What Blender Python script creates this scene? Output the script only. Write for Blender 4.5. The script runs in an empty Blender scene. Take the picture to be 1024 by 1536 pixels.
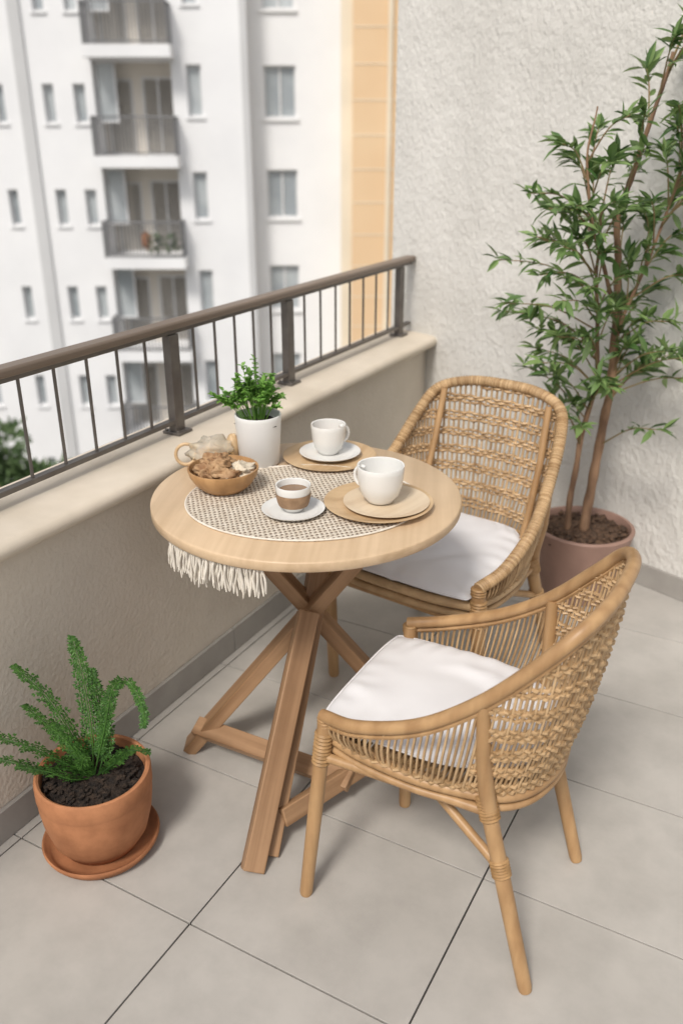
import bpy, math, random
from mathutils import Vector, Matrix, Quaternion, noise
random.seed(7)
scene = bpy.context.scene
YAW = math.radians(28.88)
CY, SY = math.cos(YAW), math.sin(YAW)
def W(a, b, z=0.0):
    """a/b = coordinates along axes turned 28.9 deg from the parapet"""
    return Vector((CY*a - SY*b, SY*a + CY*b, z))

# ---------------------------------------------------------------- materials
def nn(nt, t, **kw):
    n = nt.nodes.new(t)
    for k, v in kw.items():
        setattr(n, k, v)
    return n
def pm(name, c1, c2=None, rough=.6, scale=5, stretch=(1,1,1), detail=4, bump=0, bscale=40, bdist=.002,
       metallic=0, island=0, spec=.5, transl=0, lo=.35, hi=.65, bstretch=None, b2=0, b2scale=8, coat=0, rrange=0, stain=0, stscale=2):
    m = bpy.data.materials.new(name); m.use_nodes = True
    nt = m.node_tree; L = nt.links
    p = nt.nodes['Principled BSDF']; out = nt.nodes['Material Output']
    p.inputs['Roughness'].default_value = rough; p.inputs['Metallic'].default_value = metallic
    p.inputs['Specular IOR Level'].default_value = spec
    p.inputs['Coat Weight'].default_value = coat
    if c2 is None: c2 = tuple(x*.85 for x in c1)
    tc = nn(nt, 'ShaderNodeTexCoord'); mp = nn(nt, 'ShaderNodeMapping')
    mp.inputs['Scale'].default_value = stretch
    L.new(tc.outputs['Object'], mp.inputs['Vector'])
    n = nn(nt, 'ShaderNodeTexNoise'); n.inputs['Scale'].default_value = scale; n.inputs['Detail'].default_value = detail
    L.new(mp.outputs[0], n.inputs['Vector'])
    r = nn(nt, 'ShaderNodeMapRange'); r.inputs[1].default_value = lo; r.inputs[2].default_value = hi
    L.new(n.outputs['Fac'], r.inputs[0])
    fac = r.outputs[0]
    if island:
        g = nn(nt, 'ShaderNodeNewGeometry')
        mx = nn(nt, 'ShaderNodeMix'); mx.inputs[0].default_value = island
        L.new(fac, mx.inputs[2]); L.new(g.outputs['Random Per Island'], mx.inputs[3]); fac = mx.outputs[0]
    mc = nn(nt, 'ShaderNodeMix', data_type='RGBA')
    mc.inputs[6].default_value = (*c1, 1); mc.inputs[7].default_value = (*c2, 1)
    L.new(fac, mc.inputs[0]); col = mc.outputs[2]
    if stain:
        ns = nn(nt, 'ShaderNodeTexNoise'); ns.inputs['Scale'].default_value = stscale; ns.inputs['Detail'].default_value = 7; ns.inputs['Roughness'].default_value=.65
        L.new(tc.outputs['Object'], ns.inputs['Vector'])
        rs = nn(nt, 'ShaderNodeMapRange'); rs.inputs[1].default_value=.4; rs.inputs[2].default_value=.7; rs.inputs[3].default_value=1; rs.inputs[4].default_value=1-stain
        L.new(ns.outputs['Fac'], rs.inputs[0])
        ms_ = nn(nt, 'ShaderNodeMix', data_type='RGBA', blend_type='MULTIPLY'); ms_.inputs[0].default_value=1
        L.new(col, ms_.inputs[6]); L.new(rs.outputs[0], ms_.inputs[7]); col = ms_.outputs[2]
    L.new(col, p.inputs['Base Color'])
    if rrange:
        rr = nn(nt, 'ShaderNodeMapRange'); rr.inputs[3].default_value = rough-rrange; rr.inputs[4].default_value = rough+rrange
        L.new(fac, rr.inputs[0]); L.new(rr.outputs[0], p.inputs['Roughness'])
    last = None
    if bump:
        mp2 = nn(nt, 'ShaderNodeMapping'); mp2.inputs['Scale'].default_value = bstretch or stretch
        L.new(tc.outputs['Object'], mp2.inputs['Vector'])
        nb = nn(nt, 'ShaderNodeTexNoise'); nb.inputs['Scale'].default_value = bscale; nb.inputs['Detail'].default_value = 5
        L.new(mp2.outputs[0], nb.inputs['Vector'])
        b = nn(nt, 'ShaderNodeBump'); b.inputs['Strength'].default_value = bump; b.inputs['Distance'].default_value = bdist
        L.new(nb.outputs['Fac'], b.inputs['Height']); last = b
        if b2:
            nb2 = nn(nt, 'ShaderNodeTexNoise'); nb2.inputs['Scale'].default_value = b2scale; nb2.inputs['Detail'].default_value = 3; nb2.inputs['Distortion'].default_value=.4
            L.new(mp2.outputs[0], nb2.inputs['Vector'])
            bb = nn(nt, 'ShaderNodeBump'); bb.inputs['Strength'].default_value = b2; bb.inputs['Distance'].default_value = bdist*3
            L.new(nb2.outputs['Fac'], bb.inputs['Height']); L.new(b.outputs[0], bb.inputs['Normal']); last = bb
        L.new(last.outputs[0], p.inputs['Normal'])
    if transl:
        t = nn(nt, 'ShaderNodeBsdfTranslucent'); L.new(col, t.inputs['Color'])
        ms = nn(nt, 'ShaderNodeMixShader'); ms.inputs[0].default_value = transl
        L.new(p.outputs[0], ms.inputs[1]); L.new(t.outputs[0], ms.inputs[2]); L.new(ms.outputs[0], out.inputs[0])
    return m

M = {}
M['stucco'] = pm('stucco_white', (.66,.64,.60), (.60,.58,.54), .92, 3, bump=1.0, bscale=62, bdist=.007, b2=.38, b2scale=17, spec=.15, stain=.07, stscale=1.5, bstretch=(1,1,.65))
M['stucco2'] = pm('stucco_beige', (.70,.635,.545), (.645,.58,.49), .92, 3, bump=.8, bscale=85, bdist=.004, b2=.22, b2scale=16, spec=.15, stain=.08, stscale=2)
M['cap'] = pm('cap_stone', (.68,.60,.495), (.62,.54,.435), .7, 6, bump=.25, bscale=120, bdist=.001, spec=.3, stain=.1, stscale=5)
M['tile'] = pm('floor_tile', (.475,.45,.415), (.395,.372,.34), .42, 3, detail=9, bump=.2, bscale=160, bdist=.0006, spec=.4, island=.2, rrange=.08, stain=.13, stscale=9)
M['grout'] = pm('grout', (.10,.092,.085), None, .9, 30)
M['skirt'] = pm('skirting_tile', (.37,.35,.32), (.32,.30,.275), .55, 6, spec=.35, stain=.12, stscale=8)
M['rail'] = pm('rail_top', (.225,.170,.13), (.16,.12,.09), .42, 14, (1,.06,1), spec=.45)
M['iron'] = pm('rail_iron', (.15,.135,.12), (.115,.10,.09), .42, 20, metallic=.3)
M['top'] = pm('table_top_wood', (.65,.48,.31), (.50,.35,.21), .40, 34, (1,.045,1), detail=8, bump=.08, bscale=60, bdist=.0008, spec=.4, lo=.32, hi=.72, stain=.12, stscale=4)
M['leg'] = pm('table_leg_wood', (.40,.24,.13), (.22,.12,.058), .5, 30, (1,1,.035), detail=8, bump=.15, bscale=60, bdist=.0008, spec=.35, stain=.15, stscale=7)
M['rattan'] = pm('rattan', (.62,.43,.24), (.31,.185,.085), .5, 30, bump=.2, bscale=220, bdist=.0006, island=.65, spec=.35, stain=.25, stscale=12)
M['pole'] = pm('rattan_pole', (.47,.29,.14), (.34,.195,.088), .42, 30, (1,1,.12), detail=7, bump=.15, bscale=90, bdist=.0008, spec=.4, stain=.14, stscale=10)
M['wrap'] = pm('rattan_wrap', (.46,.28,.13), (.25,.145,.06), .5, 60, island=.5, spec=.3)
M['cushion'] = pm('cushion_fabric', (.73,.72,.725), (.69,.68,.685), .9, 6, bump=.15, bscale=500, bdist=.0006, b2=.6, b2scale=9, spec=.15)
M['ceramic'] = pm('white_ceramic', (.74,.73,.70), (.69,.68,.65), .22, 4, coat=.3)
M['ceramic_m'] = pm('matt_ceramic', (.75,.74,.72), (.70,.69,.67), .5, 8, bump=.05, bscale=100, bdist=.0005)
M['plate'] = pm('plate_wood', (.60,.43,.25), (.45,.30,.16), .4, 30, (1,.1,1), spec=.4, detail=7)
M['plate2'] = pm('pale_plate_wood', (.66,.54,.39), (.55,.42,.28), .35, 30, (1,.1,1), spec=.4, detail=7)
M['bowl'] = pm('bowl_wood', (.50,.29,.13), (.33,.175,.07), .4, 30, (1,1,.2), spec=.4, detail=7)
M['coffee'] = pm('coffee', (.16,.085,.04), (.24,.14,.07), .2, 20)
M['raw'] = pm('raw_clay', (.33,.21,.12), (.24,.145,.08), .8, 50, bump=.2, bscale=200)
M['nut'] = pm('dried_fruit', (.50,.32,.17), (.24,.12,.05), .7, 40, bump=.7, bscale=90, bdist=.004)
M['napkin'] = pm('paper', (.68,.59,.46), (.62,.53,.40), .9, 9, bump=.2, bscale=400, bdist=.0005)
M['yarn'] = pm('cotton_yarn', (.76,.71,.63), (.62,.56,.47), .95, 60, island=.4, bump=.3, bscale=400, bdist=.001)
M['terra'] = pm('terracotta', (.47,.21,.10), (.35,.145,.066), .75, 7, detail=8, bump=.15, bscale=120, bdist=.001, spec=.25, stain=.22, stscale=14)
M['taupe'] = pm('taupe_pot', (.33,.205,.16), (.27,.165,.13), .55, 6, spec=.4, stain=.12, stscale=10)
M['soil'] = pm('soil', (.045,.028,.018), (.012,.008,.006), .95, 60, bump=1, bscale=70, bdist=.02)
M['soil2'] = pm('bark_mulch', (.15,.085,.05), (.035,.02,.012), .95, 60, bump=1, bscale=50, bdist=.02, island=.5)
M['bark'] = pm('bark', (.30,.18,.105), (.15,.085,.05), .8, 30, (1,1,.3), bump=.5, bscale=60, bdist=.003)
M['twig'] = pm('twig', (.22,.19,.08), (.28,.17,.09), .7, 20)
M['leafA'] = pm('tree_leaf', (.045,.115,.028), (.26,.37,.13), .36, 6, island=.85, transl=.3, spec=.55)
M['leafB'] = pm('herb_leaf', (.08,.22,.03), (.26,.47,.10), .45, 20, island=.8, transl=.3)
M['leafC'] = pm('fern_leaf', (.025,.08,.015), (.10,.24,.04), .5, 12, island=.8, transl=.25)
M['leafD'] = pm('far_leaf', (.05,.10,.03), (.14,.21,.08), .6, 2, island=.8)
M['bwall'] = pm('facade_white', (.80,.80,.80), (.76,.76,.765), .9, .6, stain=.05, stscale=.5)
M['bgrey'] = pm('facade_grey', (.56,.56,.56), (.52,.52,.52), .9, .6)
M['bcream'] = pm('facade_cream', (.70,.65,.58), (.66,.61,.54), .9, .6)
M['orange'] = pm('facade_ochre', (.74,.54,.335), (.71,.50,.30), .9, .5)
M['orange2'] = pm('facade_pale_ochre', (.84,.73,.56), None, .9, .5)
M['frame'] = pm('window_frame', (.72,.72,.72), None, .5, 2)
M['glass'] = pm('window_glass', (.30,.33,.35), (.46,.49,.50), .12, .8, spec=.8)  # lightened: distance haze is put into the glass colour
M['glassd'] = pm('window_glass_dark', (.20,.20,.20), (.38,.37,.36), .15, .8, spec=.8)  # dark panes also raised in colour to imitate the haze
M['metalb'] = pm('far_railing', (.20,.20,.205), None, .5, 2)  # paler grey than the metal, haze painted into the colour
M['ground'] = pm('street_ground', (.34,.32,.29), (.24,.23,.21), .9, .3)
M['road'] = pm('asphalt', (.07,.07,.072), None, .9, 2)
# woven placemat
m = pm('woven_mat', (.66,.59,.49), (.55,.47,.37), .95, 60, bump=.5, bscale=300, bdist=.001)
nt = m.node_tree; L = nt.links; p = nt.nodes['Principled BSDF']
tc = nn(nt,'ShaderNodeTexCoord'); mp = nn(nt,'ShaderNodeMapping'); mp.inputs['Rotation'].default_value=(0,0,.5); mp.inputs['Scale'].default_value=(430,340,1)
nz = nn(nt,'ShaderNodeTexNoise'); nz.inputs['Scale'].default_value=40; L.new(tc.outputs['Object'], nz.inputs['Vector'])
vm = nn(nt,'ShaderNodeVectorMath',operation='MULTIPLY_ADD'); vm.inputs[1].default_value=(.006,.006,0); L.new(nz.outputs['Color'], vm.inputs[0]); L.new(tc.outputs['Object'], vm.inputs[2])
L.new(vm.outputs[0], mp.inputs[0]); sx = nn(nt,'ShaderNodeSeparateXYZ'); L.new(mp.outputs[0], sx.inputs[0])
def mt(op,a,b=None):
    n = nn(nt,'ShaderNodeMath',operation=op)
    for i,v in enumerate((a,b)):
        if v is None: continue
        if isinstance(v,(int,float)): n.inputs[i].default_value=v
        else: L.new(v,n.inputs[i])
    return n.outputs[0]
s = mt('MULTIPLY', mt('SINE',sx.outputs[0]), mt('SINE',sx.outputs[1]))
th = nn(nt,'ShaderNodeMapRange'); th.inputs[1].default_value=.15; th.inputs[2].default_value=.75; L.new(s, th.inputs[0])
mc = nn(nt,'ShaderNodeMix',data_type='RGBA'); src = p.inputs['Base Color'].links[0].from_socket
L.new(th.outputs[0], mc.inputs[0]); L.new(src, mc.inputs[6]); mc.inputs[7].default_value=(.17,.115,.08,1); L.new(mc.outputs[2], p.inputs['Base Color'])
bm_ = nn(nt,'ShaderNodeBump'); bm_.inputs['Strength'].default_value=.8; bm_.inputs['Distance'].default_value=.002; bm_.invert=True
L.new(s,bm_.inputs['Height']); L.new(bm_.outputs[0],p.inputs['Normal'])
M['mat'] = m
m = pm('clear_wrapper', (.85,.78,.66), (.75,.66,.5), .15, 20, bump=.6, bscale=40, bdist=.01)
m.node_tree.nodes['Principled BSDF'].inputs['Transmission Weight'].default_value = .6
m.node_tree.nodes['Principled BSDF'].inputs['IOR'].default_value = 1.15
M['wrapper'] = m

# ---------------------------------------------------------------- mesh builder
class MB:
    def __init__(s): s.v=[]; s.f=[]; s.m=[]
    def add(s, vs, fs, mi=0):
        o=len(s.v); s.v += [tuple(v) for v in vs]
        for f in fs: s.f.append([o+i for i in f]); s.m.append(mi)
    def box(s, a, b, mi=0):
        x0,y0,z0=a; x1,y1,z1=b
        s.add([(x0,y0,z0),(x1,y0,z0),(x1,y1,z0),(x0,y1,z0),(x0,y0,z1),(x1,y0,z1),(x1,y1,z1),(x0,y1,z1)],
              [(0,3,2,1),(4,5,6,7),(0,1,5,4),(1,2,6,5),(2,3,7,6),(3,0,4,7)], mi)
    def quad(s, a,b,c,d, mi=0): s.add([a,b,c,d],[(0,1,2,3)],mi)
    def tube(s, pts, r, n=6, mi=0, cap=True):
        pts=[Vector(p) for p in pts]
        k=len(pts); rs = r if isinstance(r,(list,tuple)) else [r]*k
        vs=[]; fs=[]; up=None
        for i,p in enumerate(pts):
            t=(pts[min(i+1,k-1)]-pts[max(i-1,0)])
            if t.length<1e-9: t=Vector((0,0,1))
            t.normalize()
            if up is None:
                up = Vector((0,0,1)) if abs(t.z)<.9 else Vector((1,0,0))
            x = up.cross(t)
            if x.length<1e-6: x=Vector((1,0,0)).cross(t)
            x.normalize(); y=t.cross(x); up=y
            for j in range(n):
                a=2*math.pi*j/n
                vs.append(p+(x*math.cos(a)+y*math.sin(a))*rs[i])
        for i in range(k-1):
            for j in range(n):
                fs.append((i*n+j, i*n+(j+1)%n, (i+1)*n+(j+1)%n, (i+1)*n+j))
        if cap:
            fs.append(tuple(range(n))[::-1]); fs.append(tuple((k-1)*n+j for j in range(n)))
        s.add(vs,fs,mi)
    def lathe(s, prof, n=48, c=(0,0,0), mi=0, sx=1, sy=1):
        vs=[];fs=[];k=len(prof)
        for (r,z) in prof:
            for j in range(n):
                a=2*math.pi*j/n
                vs.append((c[0]+sx*max(r,1e-5)*math.cos(a), c[1]+sy*max(r,1e-5)*math.sin(a), c[2]+z))
        for i in range(k-1):
            for j in range(n):
                fs.append((i*n+j, i*n+(j+1)%n, (i+1)*n+(j+1)%n, (i+1)*n+j))
        s.add(vs,fs,mi)
    def leaf(s, p, d, nrm, L, w, droop=.15, mi=0):
        d=d.normalized(); x=d.cross(nrm)
        if x.length<1e-4: x=d.cross(Vector((1,.1,0)))
        x.normalize(); n=x.cross(d)
        def P(t,sd,lift=0): return p+d*(L*t)+x*(w*sd)-n*(droop*L*t*t)+n*lift*w
        vs=[P(0,0),P(.3,-.42,.16),P(.3,0,0),P(.3,.42,.16),P(.62,-.40,.16),P(.62,0,0),P(.62,.40,.16),P(1,0)]
        s.add(vs,[(0,2,1),(0,3,2),(1,2,5,4),(2,3,6,5),(4,5,7),(5,6,7)],mi)
    def build(s, name, mats, parent=None, smooth=True, loc=None, rot=None, sharp=40, bevel=0, sub=0):
        me=bpy.data.meshes.new(name); me.from_pydata(s.v,[],s.f)
        if not isinstance(mats,(list,tuple)): mats=[mats]
        for mm in mats: me.materials.append(M[mm])
        me.polygons.foreach_set('material_index', s.m)
        me.polygons.foreach_set('use_smooth',[smooth]*len(s.f))
        me.update()
        if smooth: me.set_sharp_from_angle(angle=math.radians(sharp))
        o=bpy.data.objects.new(name,me); scene.collection.objects.link(o)
        if parent: o.parent=parent
        if loc is not None: o.location=loc
        if rot is not None: o.rotation_euler=rot
        if bevel:
            b=o.modifiers.new('bevel','BEVEL'); b.width=bevel; b.segments=3; b.limit_method='ANGLE'
        if sub:
            b=o.modifiers.new('sub','SUBSURF'); b.levels=sub; b.render_levels=sub
        return o
def empty(name, loc=(0,0,0), rz=0, sc=(1,1,1)):
    e=bpy.data.objects.new(name,None); scene.collection.objects.link(e)
    e.location=loc; e.rotation_euler=(0,0,rz); e.scale=sc; e.empty_display_size=.1
    return e
def catmull(pts, per=12):
    P=[Vector(p) for p in pts]; P=[2*P[0]-P[1]]+P+[2*P[-1]-P[-2]]; out=[]
    for i in range(1,len(P)-2):
        a,b,c,d=P[i-1],P[i],P[i+1],P[i+2]
        for k in range(per):
            t=k/per
            out.append(.5*((2*b)+(c-a)*t+(2*a-5*b+4*c-d)*t*t+(3*b-a-3*c+d)*t**3))
    out.append(P[-2]); return out
def beam(name, a, b, w, h, mat, parent, bevel=.003, twist=0):
    a=Vector(a); b=Vector(b); d=b-a; mb=MB(); mb.box((-w/2,-h/2,0),(w/2,h/2,d.length))
    o=mb.build(name,mat,parent,bevel=bevel,smooth=True)
    q=d.to_track_quat('Z','Y'); o.rotation_mode='QUATERNION'
    o.rotation_quaternion=q @ Quaternion((0,0,1),twist); o.location=a
    return o

# ---------------------------------------------------------------- balcony shell
mb=MB(); mb.box((-1.64,-3,-.35),(2.6,4.2,-.012)); mb.build('balcony_slab','grout')
mb=MB()
gx=.0020
xs=[-.914-.5*2+.5*i for i in range(0,9)]; ys=[.994-.413*10+.413*i for i in range(0,19)]
for i in range(len(xs)-1):
    for j in range(len(ys)-1):
        x0,x1=max(xs[i],-1.45),min(xs[i+1],2.6); y0,y1=ys[j],min(ys[j+1],3.45)
        if x1-x0<.02 or y1-y0<.02: continue
        mb.box((x0+gx,y0+gx,-.011),(x1-gx,y1-gx,random.uniform(-.0003,.0003)))
mb.build('tiled_floor','tile',bevel=.0006)
mb=MB(); mb.box((-1.64,-3,-.35),(-1.45,3.45,.70)); mb.build('parapet_wall','stucco2')
prof=[(-1.655,.70),(-1.41,.70)]
for i in range(9):
    a=-math.pi/2+math.pi*i/8; prof.append((-1.415+.022*math.cos(a),.722+.022*math.sin(a)))
prof+=[(-1.655,.744)]
mb=MB(); k=len(prof); vs=[(x,-3,z) for x,z in prof]+[(x,3.44,z) for x,z in prof]
mb.add(vs,[(i,(i+1)%k,(i+1)%k+k,i+k) for i in range(k)]+[tuple(range(k)),tuple(range(k,2*k))[::-1]]); mb.build('parapet_cap','cap')
SL=-.36; ang=math.atan(SL); wo=Vector((-1.66,3.455,0)); wd=Vector((math.cos(ang),math.sin(ang),0)); wn=Vector((wd.y,-wd.x,0))
if wn.y>0: wn=-wn
e=MB(); e.box((0,0,-.35),(4.6,.28,3.4)); e.build('stucco_wall','stucco',loc=wo,rot=(0,0,ang),bevel=.008)
e=MB()
x=.235
while x<4.4:
    e.box((x,-.012,.001),(min(x+.45,4.4)-.003,-.001,.085)); x+=.45
e.build('wall_skirting','skirt',loc=wo,rot=(0,0,ang),bevel=.0015)
e=MB(); y=-2.9
while y<3.36:
    e.box((-1.449,y,.001),(-1.437,min(y+.6,3.36)-.003,.085)); y+=.6
e.build('parapet_skirting','skirt',bevel=.0015)
rl=empty('balcony_railing')
RX=-1.545
mb=MB(); mb.box((RX-.024,-3,1.040),(RX+.024,3.405,1.062)); mb.build('handrail','rail',rl,bevel=.007)
mb=MB(); mb.box((RX-.010,-3,1.027),(RX+.010,3.40,1.039)); mb.box((RX-.011,-3,.775),(RX+.011,3.40,.788)); mb.build('bars','iron',rl,bevel=.002)
posts=[3.30,2.43,1.83,.98,.1,-.8,-1.7,-2.6]
mb=MB()
for py in posts:
    mb.box((RX-.013,py-.020,.75),(RX+.013,py+.020,1.026)); mb.box((RX-.030,py-.030,.7445),(RX+.030,py+.030,.753))
    for sx in (-.021,.021): mb.lathe([(0,.006),(.005,.005),(.005,0)],10,(RX+sx,py-.023,.753))
mb.build('posts','iron',rl,bevel=.002)
mb=MB()
for a,b in zip(posts[:-1],posts[1:]):
    n=max(2,round(abs(a-b)/.108))
    for i in range(1,n):
        yy=a+(b-a)*i/n; mb.tube([(RX,yy,.785),(RX,yy,1.03)],.0042,8)
mb.build('balusters','iron',rl)

# ---------------------------------------------------------------- table
TC=W(-.082,1.883); tb=empty('bistro_table',TC)
mb=MB(); R=.364
mb.lathe([(0,.725),(R-.006,.725),(R-.002,.7265),(R,.729),(R,.746),(R-.001,.7485),(R-.004,.75),(0,.75)],128)
mb.build('round_top','top',tb,rot=(0,0,.4),sharp=60)
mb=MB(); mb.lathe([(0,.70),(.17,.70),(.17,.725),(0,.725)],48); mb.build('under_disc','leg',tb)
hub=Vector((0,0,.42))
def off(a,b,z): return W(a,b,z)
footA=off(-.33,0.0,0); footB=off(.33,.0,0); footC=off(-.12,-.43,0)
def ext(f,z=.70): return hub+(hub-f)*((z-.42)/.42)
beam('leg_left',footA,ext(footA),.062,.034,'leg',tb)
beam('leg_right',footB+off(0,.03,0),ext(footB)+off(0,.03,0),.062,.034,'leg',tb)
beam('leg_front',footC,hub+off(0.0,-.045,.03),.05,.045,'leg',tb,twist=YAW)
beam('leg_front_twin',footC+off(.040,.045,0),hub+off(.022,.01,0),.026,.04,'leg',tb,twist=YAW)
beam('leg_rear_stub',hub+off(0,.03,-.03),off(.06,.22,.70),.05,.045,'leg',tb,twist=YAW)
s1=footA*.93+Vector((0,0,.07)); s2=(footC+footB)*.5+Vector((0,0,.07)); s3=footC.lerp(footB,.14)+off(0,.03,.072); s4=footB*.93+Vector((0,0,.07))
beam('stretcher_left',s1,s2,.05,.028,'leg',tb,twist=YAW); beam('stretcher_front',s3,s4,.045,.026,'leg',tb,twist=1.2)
mb=MB()
for i in range(78):
    a=math.radians(213+45*(i+random.random()*.5)/78); r=.352+random.uniform(-.005,.005)
    p=off(r*math.cos(a),r*math.sin(a),.724); L_=random.uniform(.050,.074)
    pts=[];sw=random.uniform(-.008,.008); ph=random.random()*6
    for k in range(7):
        t=k/6; pts.append(p+off(sw*t+.002*math.sin(ph+t*5),.002*math.cos(ph+t*6),-L_*t))
    mb.tube(pts,[.0021,.0024,.0022,.0024,.0022,.0023,.0012],5)
mb.build('mat_fringe','yarn',tb)

# ---------------------------------------------------------------- table ware
Z0=.7505
pm_=W(-.087,1.835)
mb=MB(); mb.lathe([(0,0),(1,0),(1.004,.0015),(1,.003),(0,.003)],96,sx=.272,sy=.222)
o=mb.build('woven_placemat','mat',loc=(pm_.x,pm_.y,Z0),rot=(0,0,YAW))
mb=MB(); mb.tube([(.272*math.cos(2*math.pi*i/192),.222*math.sin(2*math.pi*i/192),.003) for i in range(193)],[.0024 if i%2 else .0019 for i in range(193)],6); mb.build('edge_braid','yarn',o)
ZM=Z0+.0035
def plate(name,a,b,r,mat,z,h=.012,parent=None):
    c=W(a,b); mb=MB()
    mb.lathe([(0,0),(r*.72,0),(r*.97,h*.75),(r,h),(r*.985,h*1.02),(r*.80,h*.45),(r*.74,h*.38),(0,h*.35)],80)
    return mb.build(name,mat,parent,loc=(c.x,c.y,z),rot=(0,0,random.random()*3),sharp=50)
def cupprof(r,h,t=.0035):
    return [(0,0.001),(r*.5,0.001),(r*.52,0),(r*.58,.001),(r*.62,.006),(r*.82,h*.22),(r*.95,h*.5),(r,h*.85),(r*1.01,h-.001),(r*1.0,h),(r*.985-t*.6,h-.001),(r-t,h*.85),(r*.95-t,h*.5),(r*.8-t,h*.25),(r*.5,.008),(0,.007)]
def cup(name,a,b,z,r,h,mat='ceramic',handle=0,band=False,rot=0):
    c=W(a,b); e=empty(name,(c.x,c.y,z),YAW+rot)
    mb=MB(); mb.lathe(cupprof(r,h),64); mb.build('body',mat,e,sharp=60)
    if band:
        mb=MB(); mb.lathe([(r*.835,h*.22),(r*.90,h*.32),(r*.96,h*.5),(r*.995,h*.66),(r*1.002,h*.70),(r*1.008,h*.70),(r*1.012,h*.66),(r*.98,h*.5),(r*.92,h*.32),(r*.85,h*.20)],64); mb.build('clay_band','raw',e)
    if handle:
        mb=MB(); pts=[]
        for k in range(17):
            t=math.radians(112-215*k/16)
            pts.append((r*.90+.019*math.cos(t),0,h*.58+h*.27*math.sin(t)))
        mb.tube(pts,.0042,10); mb.build('handle',mat,e)
    return e
def coffee(e,r,z):
    mb=MB(); mb.lathe([(r,z-.001),(r,z),(0,z)],48); mb.build('drink','coffee',e)
plate('wooden_plate',-.031,2.114,.122,'plate',Z0)
plate('saucer',-.03,2.125,.080,'ceramic',Z0+.0075,.011)
e=cup('coffee_cup',-.034,2.128,Z0+.0125,.045,.078,handle=1,rot=.5)
coffee(e,.040,.050)
plate('wooden_plate',.084,1.798,.124,'plate',ZM)
plate('small_wooden_plate',.102,1.797,.098,'plate2',ZM+.0050,.008)
cup('coffee_cup',.088,1.803,ZM+.0105,.053,.086,handle=1,rot=2.6)
plate('saucer',-.1076,1.761,.071,'ceramic',ZM,.011)
e=cup('espresso_cup',-.107,1.765,ZM+.005,.039,.060,band=True); coffee(e,.034,.046)
c=W(-.279,1.899); e=empty('snack_bowl',(c.x,c.y,ZM),YAW)
mb=MB(); mb.lathe([(0,0),(.045,0),(.05,.002),(.068,.018),(.08,.038),(.084,.053),(.0835,.055),(.080,.055),(.076,.040),(.06,.022),(.03,.012),(0,.011)],72); mb.build('bowl','bowl',e,sharp=60)
def lump(mb,c,r,seed,sq=(1,1,.8),amp=.35,fr=3.0,mi=0,seg=20,ring=14):
    vs=[];fs=[]
    for i in range(ring+1):
        th=math.pi*i/ring
        for j in range(seg):
            ph=2*math.pi*j/seg; d=Vector((math.sin(th)*math.cos(ph),math.sin(th)*math.sin(ph),math.cos(th)))
            k=1+amp*noise.noise(d*fr+Vector((seed*3.1,seed,0)))+amp*.5*noise.noise(d*fr*2.7+Vector((seed,9,seed)))
            vs.append((c[0]+d.x*r*k*sq[0],c[1]+d.y*r*k*sq[1],c[2]+d.z*r*k*sq[2]))
    for i in range(ring):
        for j in range(seg): fs.append((i*seg+j,(i+1)*seg+j,(i+1)*seg+(j+1)%seg,i*seg+(j+1)%seg))
    mb.add(vs,fs,mi)
mb=MB()
for i,(x,y,z,r) in enumerate([(-.035,-.02,.050,.025),(-.012,-.028,.052,.020),(-.02,.02,.056,.027),(-.005,-.005,.066,.020),(-.045,.01,.048,.02),(.0,.03,.045,.025),(.02,-.035,.046,.02)]):
    lump(mb,(x,y,z),r,i+1,(1.2,.9,.8),amp=.7,fr=2.2)
mb.build('dried_fruit','nut',e,sharp=180)
mb=MB(); lump(mb,(.035,.005,.043),.036,22,(1,1.2,.45),.8,3,seg=32,ring=20); mb.build('paper','napkin',e,sharp=180)
c=W(-.33,2.075); e=empty('snack_bag',(c.x,c.y,Z0),YAW)
mb=MB(); lump(mb,(0,0,.034),.048,5,(1.25,.75,.75),.35,2.0,seg=32,ring=24); mb.build('wrapper','wrapper',e,sharp=180)
mb=MB(); lump(mb,(.0,.0,.028),.03,15,(1.1,.7,.7),.5,3); lump(mb,(.052,.01,.042),.024,9,(.7,.7,1.5),.2,3); mb.build('biscuit','plate',e,sharp=180)
mb=MB(); mb.tube([(-.066+.026*math.cos(2*math.pi*i/32),-.01+.01*math.sin(2*math.pi*i/32),.030+.024*math.sin(2*math.pi*i/32)) for i in range(33)],.0045,8); mb.build('wooden_ring','plate',e)
c=W(-.211,2.085); e=empty('potted_herb',(c.x,c.y,Z0),YAW)
mb=MB(); mb.lathe([(0,0),(.048,0),(.051,.003),(.0585,.12),(.0595,.128),(.0585,.131),(.055,.131),(.053,.112),(0,.112)],72); mb.build('pot','ceramic_m',e,sharp=50)
mb=MB(); lump(mb,(0,0,.108),.052,3,(1,1,.18),.3,4); mb.build('soil','soil',e)
mb=MB(); st=MB()
for i in range(50):
    a=random.uniform(0,6.28); rr=random.random()**.6
    tip=Vector((.082*rr*math.cos(a)-.008,.065*rr*math.sin(a),.112+.140*(1-.55*rr*rr)*random.uniform(.6,1.15)))
    if i<4: tip=Vector((-.075-.012*i,-.01,.155+.009*i))
    b=Vector((tip.x*.3,tip.y*.3,.11)); mid=(b+tip)*.5+Vector((0,0,.015))
    pts=catmull([b,mid,tip],5); st.tube(pts,.0010,4)
    for k in range(5,len(pts)):
        for q in range(3):
            d=Vector((random.uniform(-1,1),random.uniform(-1,1),random.uniform(-.2,.9)))
            mb.leaf(pts[k],d,Vector((0,0,1)),random.uniform(.012,.021),random.uniform(.010,.015),.1)
st.build('stems','leafB',e); mb.build('leaves','leafB',e)

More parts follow.
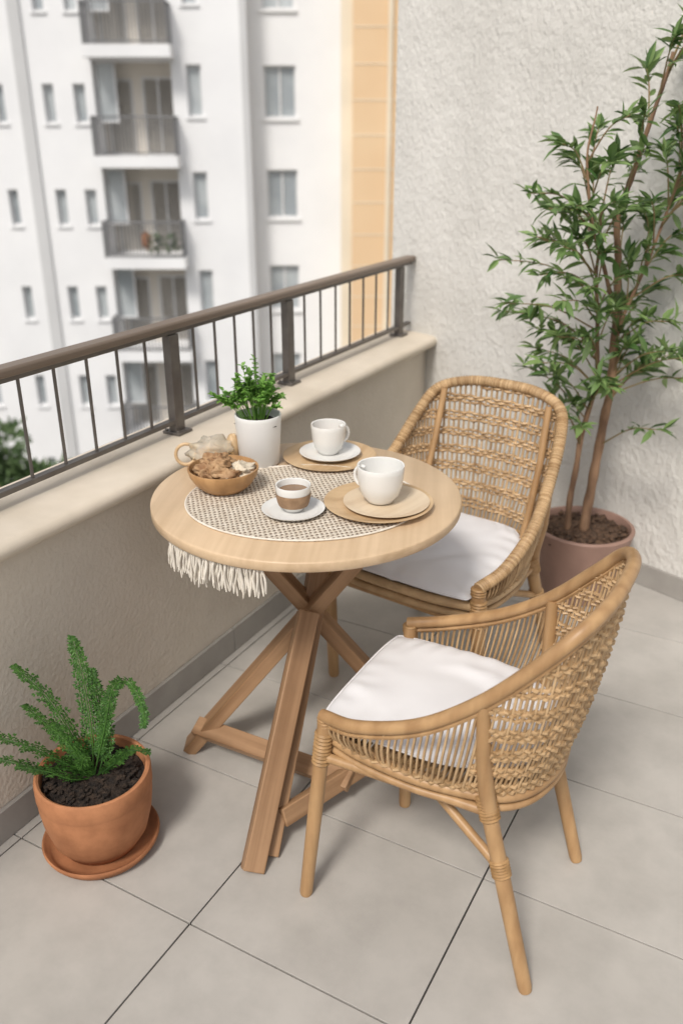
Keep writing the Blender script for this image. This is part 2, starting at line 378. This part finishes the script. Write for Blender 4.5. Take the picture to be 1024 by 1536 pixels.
# ---------------------------------------------------------------- chairs
railh=[(.42,.205,.455),(.33,.226,.475),(.20,.230,.53),(.09,.215,.61),(.00,.198,.705),(-.055,.170,.770),(-.085,.095,.797),(-.092,0,.802)]
ringh=[(.41,.19,.395),(.33,.205,.388),(.22,.205,.38),(.13,.19,.375),(.06,.165,.37),(.015,.125,.37),(-.01,.065,.37),(-.018,0,.37)]
mir=lambda h:[Vector(p) for p in h]+[Vector((p[0],-p[1],p[2])) for p in h[::-1][1:]]
def resample(a,b,n):
    acc=[0]
    for i in range(1,len(a)): acc.append(acc[-1]+(a[i]-a[i-1]).length*.5+(b[i]-b[i-1]).length*.5)
    A=[];B=[];j=0
    for k in range(n+1):
        t=acc[-1]*k/n
        while j<len(acc)-2 and acc[j+1]<t: j+=1
        f=(t-acc[j])/max(1e-9,acc[j+1]-acc[j]); A.append(a[j].lerp(a[j+1],f)); B.append(b[j].lerp(b[j+1],f))
    return A,B
def wrapband(mb,a,b,r,turns):
    a=Vector(a);b=Vector(b);n=turns*2;pts=[a.lerp(b,i/n) for i in range(n+1)]
    mb.tube(pts,[r*(1.0 if i%2 else .84) for i in range(n+1)],12)
def chair(name,loc,facing,feet,sc=(1,1,1),wrapped=False,sd_=1):
    e=empty(name,loc,math.atan2(facing[1],facing[0]),sc)
    rnd=random.Random(sd_)
    rail=catmull(mir(railh),16); ring=catmull(mir(ringh),16)
    NS=106
    RA,RI=resample(rail,ring,NS*3)
    cen=Vector((.2,0,0))
    def S(i,s,o=0):
        p=RI[i].lerp(RA[i],s); out=Vector((p.x-cen.x,p.y,0)); out.normalize()
        return p+out*(.012*math.sin(math.pi*s)+o)
    fr=MB()
    if wrapped:
        dens,_=resample(rail,ring,420); fr.tube(dens,[.0155 if i%2 else .0130 for i in range(421)],10)
    else:
        fr.tube(rail,.0135,14)
        fr.tube([p+Vector((0,0,-.020)) for p in rail[4:-4]],.0065,8)
    fr.tube(ring,.0115,10); fr.tube([p+Vector((0,0,-.024)) for p in ring],.009,10); fr.tube([p+Vector((0,0,.017)) for p in ring],.006,8)
    fr.tube(catmull([(.41,.19,.395),(.425,.1,.392),(.428,0,.392),(.425,-.1,.392),(.41,-.19,.395)],6),.0125,10)
    fr.tube(catmull([(.41,.19,.369),(.425,.1,.366),(.428,0,.366),(.425,-.1,.366),(.41,-.19,.369)],6),.010,10)
    fr.build('frame','rattan' if wrapped else 'pole',e)
    lg=MB(); wr=MB()
    (fx,fyl,fyr),(bx,byl,byr)=feet
    for sgn,fy in ((1,fyl),(-1,fyr)):
        top=Vector((.413,sgn*.203,.450)); ft=Vector((fx if sgn>0 else fx-.075*(0 if wrapped else 1),fy,0))
        lg.tube([ft,ft.lerp(top,.02),ft.lerp(top,.5),top],[.0125,.0145,.0160,.0160],14)
        wrapband(wr,ft.lerp(top,.76),ft.lerp(top,.93),.0200,9)
        wrapband(wr,top-Vector((0,0,.018)),top+Vector((0,0,.004)),.0182,3)
    for sgn,fy in ((1,byl),(-1,byr)):
        mid=Vector((.075,sgn*.183,.375)); top=Vector((.085,sgn*.212,.605)); ft=Vector((bx,fy,0))
        lg.tube([ft,ft.lerp(mid,.03),ft.lerp(mid,.5),ft.lerp(mid,.9),mid+Vector((0,sgn*.006,.03)),mid.lerp(top,.5)+Vector((0,sgn*.008,0)),top],[.0125,.0145,.0160,.0160,.016,.0145,.013],14)
        if wrapped:
            lg.tube([mid+Vector((0,-sgn*.03,.02)),Vector((-.01,sgn*.150,.62)),Vector((-.045,sgn*.145,.775))],.009,10)
        wrapband(wr,ft.lerp(mid,.89),ft.lerp(mid,1.02),.0210,8)
        wrapband(wr,ft.lerp(mid,.60),ft.lerp(mid,.69),.0200,6)
        bp=ft.lerp(mid,.64); lg.tube([bp,Vector((.25,sgn*.13,.345))],.010,10)
        fm=Vector((fx,fyl if sgn>0 else fyr,0)).lerp(Vector((.413,sgn*.203,.45)),.80)
        lg.tube([fm,ft.lerp(mid,.93)],.0105,10)
    lg.tube([Vector((bx,byl,0)).lerp(Vector((.075,.183,.375)),.9),Vector((bx,byr,0)).lerp(Vector((.075,-.183,.375)),.9)],.0105,10)
    lg.tube([(.41,.19,.345),(.41,-.19,.345)],.0105,10)
    lg.build('legs','pole',e); wr.build('bindings','wrap',e)
    wk=MB()
    for k in range(1,NS):
        i=k*3; j0=rnd.uniform(-.0012,.0012)
        wk.tube([S(i,s/6,j0) for s in range(7)],.0031*rnd.uniform(.85,1.15),5)
    row=0; z=.385
    while z<.80:
        row+=1
        gap = (row%4==0)
        if not gap:
            cur=[]
            ph=rnd.uniform(-.35,.35); zj=rnd.uniform(-.001,.001); rad=.0040*rnd.uniform(.8,1.2)
            def flush():
                if len(cur)>6: wk.tube(cur,rad,5)
            for i in range(0,NS*3+1):
                zz=z+zj+.0030*noise.noise(Vector((i*.05,row*.7,sd_)))+.0016*math.sin(i/3*math.pi/2+row*1.3)
                s=(zz-RI[i].z)/(RA[i].z-RI[i].z)
                ok = zz<RA[i].z-.016 and s>=0 and (RI[i].x<.12 or z<.402)
                if ok: cur.append(S(i,s,.0044*math.cos(math.pi*(i/3)+math.pi*row+ph*.3)))
                else:
                    flush(); cur=[]
            flush()
        z+=.0098 if not gap else .0205
    wk.build('wicker','rattan',e)
    sd=MB()
    for i in range(30):
        x=.0+.405*i/29; hw=.19 if x>.2 else .10+.09*math.sin(min(1,x/.2)*math.pi/2)
        sd.tube([(x,-hw,.386),(x,0,.380),(x,hw,.386)],.006,6)
    sd.build('seat_deck','rattan',e)
    cu=MB(); N=50; T=.020
    def prof(u,v,sg):
        x=.230+.216*u; hw=.194*(1-.42*max(0,-u)**2.4) ; y=hw*v
        x-= .012*(v**4)*u; y*=1-.04*max(0,u)**4
        k=max(0,1-abs(u)**10)**.5*max(0,1-abs(v)**10)**.5
        w=.0055*noise.noise(Vector((u*2.0,v*2.0,sg*2+sd_*.7)))*k
        q=noise.noise(Vector((u*1.5+sd_,v*1.5,5)))
        w+=.0045*k*math.sin(10*v+6*u+6*q)*max(0,noise.noise(Vector((u*1.3,v*1.3,sd_*2.1)))+.25)
        w+=.0028*k*math.sin(24*u+5*q)*max(0,abs(v)-.5)*2
        w+=.0025*k*math.sin(22*v+4*q)*max(0,abs(u)-.6)*2
        puff=1-.22*(u*u+v*v)
        return (x,y,.425+sg*T*k*puff+w)
    for sg in (1,-1):
        vs=[prof(-1+2*i/N,-1+2*j/N,sg) for i in range(N+1) for j in range(N+1)]
        fs=[(i*(N+1)+j,(i+1)*(N+1)+j,(i+1)*(N+1)+j+1,i*(N+1)+j+1) for i in range(N) for j in range(N)]
        if sg<0: fs=[f[::-1] for f in fs]
        cu.add(vs,fs)
    edge=[prof(-1+2*i/N,-1,0) for i in range(N)]+[prof(1,-1+2*i/N,0) for i in range(N)]+[prof(1-2*i/N,1,0) for i in range(N)]+[prof(-1,1-2*i/N,0) for i in range(N+1)]
    cu.tube(edge,.0030,6)
    cu.build('cushion','cushion',e,sharp=180,sub=1)
    return e
chair('rattan_armchair',(-.30,1.43,0),(-1,0),((.44,.25,-.10),(-.055,.245,-.13)),sd_=1)
chair('rattan_armchair',(-.80,2.33,0),(-.12,-.99),((.38,.21,-.21),(-.07,.2,-.2)),(1.12,1.17,1.05),wrapped=True,sd_=2)

# ---------------------------------------------------------------- potted fern (terracotta)
PF=Vector((-1.237,1.079,0)); e=empty('potted_fern',PF)
mb=MB(); mb.lathe([(0,.001),(.112,.001),(.120,.004),(.131,.020),(.134,.028),(.131,.032),(.127,.030),(.118,.014),(.10,.010),(0,.010)],80); mb.build('saucer','terra',e,sharp=60)
mb=MB(); mb.lathe([(0,.012),(.080,.012),(.088,.016),(.108,.05),(.121,.10),(.1265,.145),(.127,.165),(.1275,.168),(.129,.172),(.129,.206),(.127,.214),(.122,.216),(.117,.213),(.114,.185),(0,.185)],96); mb.build('pot','terra',e,sharp=35)
mb=MB()
lump(mb,(0,0,.182),.112,4,(1,1,.14),.25,5,seg=40,ring=20)
for i in range(260):
    a=random.uniform(0,6.28); r=.108*math.sqrt(random.random()); lump(mb,(r*math.cos(a),r*math.sin(a),.196+random.uniform(-.004,.005)),random.uniform(.003,.008),i,(1,1.5,.6),.8,2,seg=6,ring=4)
mb.build('soil','soil',e)
def frond(fm,sm,pts,wid,lw=.0085):
    P=catmull(pts,12); n=len(P); sm.tube(P,[.0022*(1-.6*i/n) for i in range(n)],6)
    acc=[0]
    for i in range(1,n): acc.append(acc[-1]+(P[i]-P[i-1]).length)
    leafn=int(acc[-1]/.0085)
    for k in range(leafn):
        t=acc[-1]*(.16+.84*k/leafn); j=0
        while j<n-2 and acc[j+1]<t: j+=1
        p=P[j].lerp(P[j+1],(t-acc[j])/(acc[j+1]-acc[j])); d=(P[j+1]-P[j]).normalized()
        f=k/leafn; w=wid*(math.sin(math.pi*min(1,.22+f*.76))**.6)*random.uniform(.8,1.15)
        side=d.cross(Vector((-SY,CY,.35))); side.normalize(); nrm=side.cross(d)
        for sg in (-1,1):
            q=(side*sg+d*random.uniform(.35,.7)+nrm*random.uniform(-.3,.5)).normalized()
            sm.tube([p,p+q*w*.9],.0006,3,cap=False)
            for m_ in range(3):
                pp=p+q*w*(m_+.5)/3
                for s2 in (-1,1):
                    fm.leaf(pp,(q*.7+d*s2*.8+Vector([random.uniform(-.3,.3) for _ in range(3)])),nrm,lw*random.uniform(.75,1.25)*(1-.12*m_),lw*.62,.1)
            fm.leaf(p+q*w*.85,q,nrm,lw*1.05,lw*.6,.1)
fm=MB(); sm=MB(); z=.19
fr_=[([(0,0,z),(.0,.03,.30),(-.01,.05,.42),(-.025,.06,.530)],.024),
     ([(.01,0,z),(.03,.03,.28),(.015,.05,.37),(.01,.055,.45)],.020),
     ([(0,0,z),(-.04,.02,.29),(-.09,.03,.39),(-.150,.03,.475)],.024),
     ([(0,0,z),(-.05,.02,.26),(-.10,.02,.33),(-.135,.01,.385)],.022),
     ([(0,0,z),(-.07,-.01,.25),(-.14,-.02,.30),(-.24,-.02,.335)],.022),
     ([(0,0,z),(.03,.02,.30),(.06,.03,.41),(.100,.02,.435),(.130,.0,.375),(.128,-.01,.335)],.014),
     ([(0,0,z),(.05,.0,.23),(.09,-.01,.275),(.14,-.01,.27)],.014),
     ([(0,0,z),(-.02,-.01,.25),(-.04,-.02,.31),(-.070,-.03,.36)],.022),
     ([(0,0,z),(-.035,-.04,.22),(-.08,-.06,.26),(-.14,-.07,.28)],.020),
     ([(0,0,z),(-.01,-.03,.24),(.0,-.05,.28),(.012,-.06,.30)],.018),
     ([(0,0,z),(-.05,-.03,.24),(-.1,-.05,.26),(-.20,-.05,.29)],.020)]
for pts,w in fr_:
    frond(fm,sm,[W(*p) for p in pts],w)
sm.build('stems','leafC',e); fm.build('fronds','leafC',e)

# ---------------------------------------------------------------- large potted tree
PT=Vector((-.585,2.84,0)); e=empty('potted_olive_tree',PT)
mb=MB(); mb.lathe([(0,.0),(.125,.0),(.133,.004),(.150,.12),(.166,.225),(.173,.250),(.174,.256),(.170,.260),(.160,.260),(.156,.245),(.155,.225),(0,.225)],96); mb.build('pot','taupe',e,sharp=40)
mb=MB(); lump(mb,(0,0,.225),.152,4,(1,1,.12),.25,5,seg=40,ring=20)
for i in range(300):
    a=random.uniform(0,6.28); r=.148*math.sqrt(random.random()); lump(mb,(r*math.cos(a),r*math.sin(a),.24+random.uniform(-.005,.008)),random.uniform(.005,.012),i,(1,1.7,.5),.8,2,seg=6,ring=4)
mb.build('mulch','soil2',e)
ba=CY*PT.x+SY*PT.y; bb=-SY*PT.x+CY*PT.y
def Q(a,b,z): return W(a,b,z)-PT
trunks=[ [(ba,bb,.23),(ba+.012,bb,.5),(ba+.025,bb-.01,.8),(ba+.01,bb-.01,1.1),(ba-.02,bb-.02,1.30),(ba+.03,bb-.02,1.5),(ba+.08,bb-.02,1.74)],
         [(ba-.06,bb+.01,.23),(ba-.055,bb,.5),(ba-.03,bb-.02,.8),(ba-.06,bb-.03,1.05),(ba-.08,bb-.04,1.3)],
         [(ba+.02,bb-.01,.8),(ba+.03,bb-.03,1.0),(ba+.11,bb-.05,1.3),(ba+.16,bb-.06,1.55)],
         [(ba-.005,bb-.01,1.05),(ba-.09,bb-.03,1.25),(ba-.14,bb-.05,1.45),(ba-.13,bb-.06,1.6)] ]
tr=MB(); TP=[]
for i,t in enumerate(trunks):
    P=catmull([Q(*p) for p in t],10); r0=[.018,.012,.008,.007][i]
    P=[p+Vector((noise.noise(p*6+Vector((i,0,0))),noise.noise(p*6+Vector((0,i,5))),0))*.012 for p in P]
    tr.tube(P,[r0*(1-.72*k/len(P))*(1+.08*math.sin(k*1.7)) for k in range(len(P))],10); TP+=P[10:] if i<2 else P[3:]
tr.build('trunks','bark',e)
env=[(.64,.82,.12),(.75,.85,.24),(.9,.86,.29),(1.05,.83,.36),(1.2,.82,.36),(1.35,.86,.32),(1.5,.90,.28),(1.62,.93,.24),(1.74,.99,.15),(1.84,1.03,.07)]
lv=MB(); tw=MB()
def wallgap(p): return (p+PT-wo).dot(wn)
cent=[]; tries=0
while len(cent)<104 and tries<6000:
    tries+=1
    z=random.uniform(.66,1.84); k=0
    while k<len(env)-2 and env[k+1][0]<z: k+=1
    f=(z-env[k][0])/(env[k+1][0]-env[k][0]); c0=env[k][1]*(1-f)+env[k+1][1]*f; w0=env[k][2]*(1-f)+env[k+1][2]*f
    a=c0+random.uniform(-1,1)*w0; b=bb+random.uniform(-.28,.06)
    p=Q(a,b,z)
    if wallgap(p)<.07: continue
    if noise.noise(Vector((a*5,b*3,z*5+7)))<-.25: continue
    if any((p-q).length<.076 for q in cent): continue
    cent.append(p)
for p in cent:
    best=min(TP,key=lambda t:(t-(p-Vector((0,0,.14)))).length)
    mid=best.lerp(p,.5)+Vector((0,0,.03))
    P=catmull([best,mid,p],7); tw.tube(P,[.0030*(1-.6*i/len(P)) for i in range(len(P))],5)
    out=(p-mid).normalized(); n=len(P)
    for k in range(5,n):
        for q in range(1 if k<8 else (2 if k<n-2 else 3)):
            d=(out*.7+Vector((random.uniform(-1,1),random.uniform(-1,1),random.uniform(-.55,.8)))).normalized()
            Lf=random.uniform(.038,.080)
            if wallgap(P[k]+d*Lf)<.012: d=(d+wn*1.5).normalized()
            if wallgap(P[k]+d*Lf)<.005: continue
            lv.leaf(P[k],d,Vector((random.uniform(-.7,.7),random.uniform(-.7,.7),1)),Lf,Lf*random.uniform(.27,.38),random.uniform(.05,.35))
tw.build('twigs','twig',e); lv.build('leaves','leafA',e)

# ---------------------------------------------------------------- city backdrop
GZ=-11
mb=MB(); mb.quad((-900,-900,GZ),(900,-900,GZ),(900,900,GZ),(-900,900,GZ)); mb.build('ground','ground')
def facade(mb,x0,x1,z0,z1,y,ops,mi=0):
    X=sorted(set([x0,x1]+[o[0] for o in ops]+[o[1] for o in ops])); Z=sorted(set([z0,z1]+[o[2] for o in ops]+[o[3] for o in ops]))
    X=[a for a in X if x0<=a<=x1]; Z=[a for a in Z if z0<=a<=z1]
    for i in range(len(X)-1):
        for j in range(len(Z)-1):
            cx=(X[i]+X[i+1])/2; cz=(Z[j]+Z[j+1])/2
            if any(o[0]<cx<o[1] and o[2]<cz<o[3] for o in ops): continue
            mb.quad((X[i],y,Z[j]),(X[i+1],y,Z[j]),(X[i+1],y,Z[j+1]),(X[i],y,Z[j+1]),mi)
    for o in ops:
        d=o[4]; a,b,c,dd=o[:4]
        mb.quad((a,y,c),(a,y+d,c),(a,y+d,dd),(a,y,dd),mi); mb.quad((b,y,c),(b,y,dd),(b,y+d,dd),(b,y+d,c),mi)
        mb.quad((a,y,c),(b,y,c),(b,y+d,c),(a,y+d,c),mi); mb.quad((a,y,dd),(a,y+d,dd),(b,y+d,dd),(b,y,dd),mi)
def window(wf,wg,x0,x1,z0,z1,y,mull=1,dark=0):
    t=.05
    wg.quad((x0,y+.04,z0),(x1,y+.04,z0),(x1,y+.04,z1),(x0,y+.04,z1),dark)
    wf.box((x0,y-.02,z0),(x0+t,y+.03,z1)); wf.box((x1-t,y-.02,z0),(x1,y+.03,z1)); wf.box((x0+t,y-.02,z0),(x1-t,y+.03,z0+t)); wf.box((x0+t,y-.02,z1-t),(x1-t,y+.03,z1))
    for k in range(mull):
        xm=x0+(x1-x0)*(k+1)/(mull+1); wf.box((xm-.025,y-.015,z0+t),(xm+.025,y+.025,z1-t))
ab=empty('apartment_building',(0,0,0),YAW)
D=28.0
wl=MB(); wf=MB(); wg=MB(); bal=MB(); brl=MB(); sill=MB()
ops=[]
lev=[3.8+2.9*k for k in range(2,-6,-1)]
for s in lev:
    if s-GZ<.5: continue
    ops.append((-7.25,-4.95,s+.01,s+2.55,.9))
    ops.append((-4.52,-4.08,s-1.83,s-.45,.22))
    for a,b in ((-7.85,-7.5),(-8.75,-8.42),(-10.2,-9.9),(-11.9,-11.4),(-13.6,-13.1)): ops.append((a,b,s-2.0,s-.95,.22))
facade(wl,-18,-2.78,GZ,14,D,[o for o in ops if o[2]>GZ])
wl.quad((-2.78,D,GZ),(-2.78,D+.9,GZ),(-2.78,D+.9,14),(-2.78,D,14))
ops2=[(-2.35,-1.38,s-1.85,s-.42,.22) for s in lev if s-1.85>GZ]
facade(wl,-2.78,.0,GZ,14,D+.9,ops2)
wl.quad((0,D+.9,GZ),(0,D+9,GZ),(0,D+9,14),(0,D+.9,14)); wl.quad((-18,D,GZ),(-18,D,14),(-18,D+12,14),(-18,D+12,GZ)); wl.quad((-18,D,14),(-2.78,D,14),(-2.78,D+12,14),(-18,D+12,14))
wl.build('walls','bwall',ab,smooth=False)
for o in ops:
    if o[2]<GZ: continue
    a,b,c,d,dp=o
    if dp>.5:
        y=D+dp
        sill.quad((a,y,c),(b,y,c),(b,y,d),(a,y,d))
        window(wf,wg,a+.15,a+.95,c,c+2.1,y-.04,0,0); window(wf,wg,a+1.25,b-.1,c,c+2.15,y-.04,1,1)
        window(wf,wg,a+.02,a+.62,c+.9,d-.02,D+.25,0,0)
        bal.box((a-.05,D-.75,c-.32),(b+.15,D-.002,c))
        zt=c+1.08
        brl.box((a,D-.72,zt-.05),(b+.1,D-.67,zt)); brl.box((a,D-.72,c+.06),(b+.1,D-.67,c+.10))
        x=a
        while x<b+.1:
            brl.box((x,D-.705,c),(x+.022,D-.68,zt-.05)); x+=.105
        yy=D-.66
        while yy<D: 
            brl.box((b+.07,yy,c),(b+.095,yy+.025,zt-.05)); brl.box((a,yy,c),(a+.025,yy+.025,zt-.05)); yy+=.1
        brl.box((b+.06,D-.66,zt-.05),(b+.1,D,zt)); brl.box((a,D-.66,zt-.05),(a+.04,D,zt))
    else:
        window(wf,wg,a,b,c,d,D+.16,0,0); bal.box((a-.06,D-.06,c-.07),(b+.06,D-.002,c-.002))
for o in ops2:
    window(wf,wg,o[0],o[1],o[2],o[3],D+.9+.15,1,0); bal.box((o[0]-.08,D+.82,o[2]-.09),(o[1]+.08,D+.898,o[2]-.003))
sill.build('recess_walls','bcream',ab,smooth=False); bal.build('slabs_and_sills','bwall',ab,smooth=False); brl.build('balcony_rails','metalb',ab,smooth=False)
wf.build('window_frames','frame',ab,smooth=False); wg.build('window_glass',['glass','glassd'],ab,smooth=False)
mb=MB(); mb.box((-9.45,D-.08,GZ),(-9.1,D-.003,14)); mb.box((-2.9,D-.10,GZ),(-2.70,D+.0,14))  # second box: grey colour stands in for the shaded reveal at the step
mb.build('pilaster_and_shade_strip','bgrey',ab,smooth=False)
mb=MB(); lump(mb,(-6.0,D-.4,-1.5),.14,2,(1,1,1.8)); mb.build('balcony_laundry','terra',ab)
mb=MB()
for i in range(150): mb.leaf(Vector((random.uniform(-5.9,-5.0),D-.45+random.uniform(-.15,.15),-1.9+random.random()*.5)),Vector((random.uniform(-1,1),random.uniform(-1,1),random.random())),Vector((0,0,1)),.2,.1)
mb.build('balcony_plants','leafD',ab)
ob=empty('ochre_building',(0,0,0),YAW); D2=27.2
mb=MB(); mb.box((.32,D2,GZ),(7,D2+9,13)); mb.build('walls','orange',ob,smooth=False)
mb=MB(); mb.box((-.02,D2+.15,GZ),(.318,D2+8,13)); mb.build('lit_side_face','orange2',ob,smooth=False)  # brighter side face, its light painted in with the paler ochre
mb=MB(); z=GZ+.5
while z<12.5: mb.box((.33,D2-.015,z),(7,D2-.002,z+.03)); z+=.92
mb.box((1.30,D2-.10,GZ),(1.42,D2-.018,13)); mb.build('panel_joints','orange2',ob,smooth=False)
mb=MB(); mb.box((-60,14,GZ+.004),(60,20,GZ+.008)); mb.build('road','road',loc=(0,0,0),rot=(0,0,YAW),smooth=False)
mb=MB(); mb.box((-60,20.02,GZ+.004),(60,20.2,GZ+.14)); mb.build('kerb','bgrey',rot=(0,0,YAW),smooth=False)
def street_tree(a,b,top,rad,seed):
    rnd=random.Random(seed); c=W(a,b,GZ); e=empty('street_tree',c); H=top-GZ
    mb=MB(); mb.tube([(0,0,0),(.05,.05,H*.3),(0,.1,H*.6),(.1,.1,H*.85)],[.16,.13,.09,.03],8)
    for i in range(9):
        an=rnd.uniform(0,6.3); r=rad*rnd.uniform(.5,.9); mb.tube([(0,.05,H*.4),(r*.5*math.cos(an),r*.5*math.sin(an),H*.6),(r*math.cos(an),r*math.sin(an),H*rnd.uniform(.65,.9))],[.07,.05,.02],5)
    mb.build('trunk','bark',e)
    lf=MB(); cl=[]
    for i in range(38):
        d=Vector((rnd.gauss(0,1),rnd.gauss(0,1),rnd.gauss(0,.8))); d.normalize(); cl.append(Vector((0,0,H*.72))+Vector((d.x*rad,d.y*rad,d.z*H*.26))*rnd.uniform(.45,1))
    for c_ in cl:
        for k in range(90):
            d=Vector((rnd.gauss(0,1),rnd.gauss(0,1),rnd.gauss(0,1))); d.normalize()
            lf.leaf(c_+d*rad*.27*rnd.uniform(.5,1.1),d+Vector((0,0,.2)),Vector((rnd.random(),rnd.random(),1)),.22,.13)
    lf.build('crown','leafD',e)
for a,b,t,r,s in ((-6.9,17.5,-4.6,1.1,1),(-9.0,18.0,-3.2,1.7,2),(-7.9,20.5,-6.2,1.3,3),(-12.5,17,-4.0,2.0,4),(-5.4,22.5,-8.2,1.2,5)): street_tree(a,b,t,r,s)

# ---------------------------------------------------------------- light, sky, camera
sunh=Vector((.08,-.997)); el=math.radians(50)
sv=Vector((sunh.x*math.cos(el),sunh.y*math.cos(el),math.sin(el))).normalized()
ld=bpy.data.lights.new('sun','SUN'); ld.energy=2.35; ld.angle=math.radians(12); ld.color=(1,.945,.875)
lo=bpy.data.objects.new('sun',ld); scene.collection.objects.link(lo); lo.rotation_euler=sv.to_track_quat('Z','Y').to_euler()
w=bpy.data.worlds.new('World'); scene.world=w; w.use_nodes=True; nt=w.node_tree
sky=nt.nodes.new('ShaderNodeTexSky'); sky.sky_type='NISHITA'; sky.sun_disc=False; sky.sun_elevation=el; sky.sun_rotation=math.atan2(sv.x,sv.y)
sky.dust_density=3; sky.air_density=1.0
hs=nt.nodes.new('ShaderNodeHueSaturation'); hs.inputs['Saturation'].default_value=.3
bg=nt.nodes['Background']; bg.inputs[1].default_value=.145
nt.links.new(sky.outputs[0],hs.inputs['Color']); nt.links.new(hs.outputs[0],bg.inputs[0])
cd=bpy.data.cameras.new('camera'); co=bpy.data.objects.new('camera',cd); scene.collection.objects.link(co); scene.camera=co
cd.sensor_fit='VERTICAL'; cd.sensor_height=36; cd.lens=36*1289/1536; cd.clip_end=3000; cd.clip_start=.05
th=math.radians(23.8); fwd=Vector((-SY*math.cos(th),CY*math.cos(th),-math.sin(th)))
co.location=(0,0,1.53); co.rotation_euler=fwd.to_track_quat('-Z','Y').to_euler()
cd.dof.use_dof=True; cd.dof.focus_distance=1.85; cd.dof.aperture_fstop=2.4
scene.view_settings.view_transform='Standard'; scene.view_settings.look='None'; scene.view_settings.exposure=0
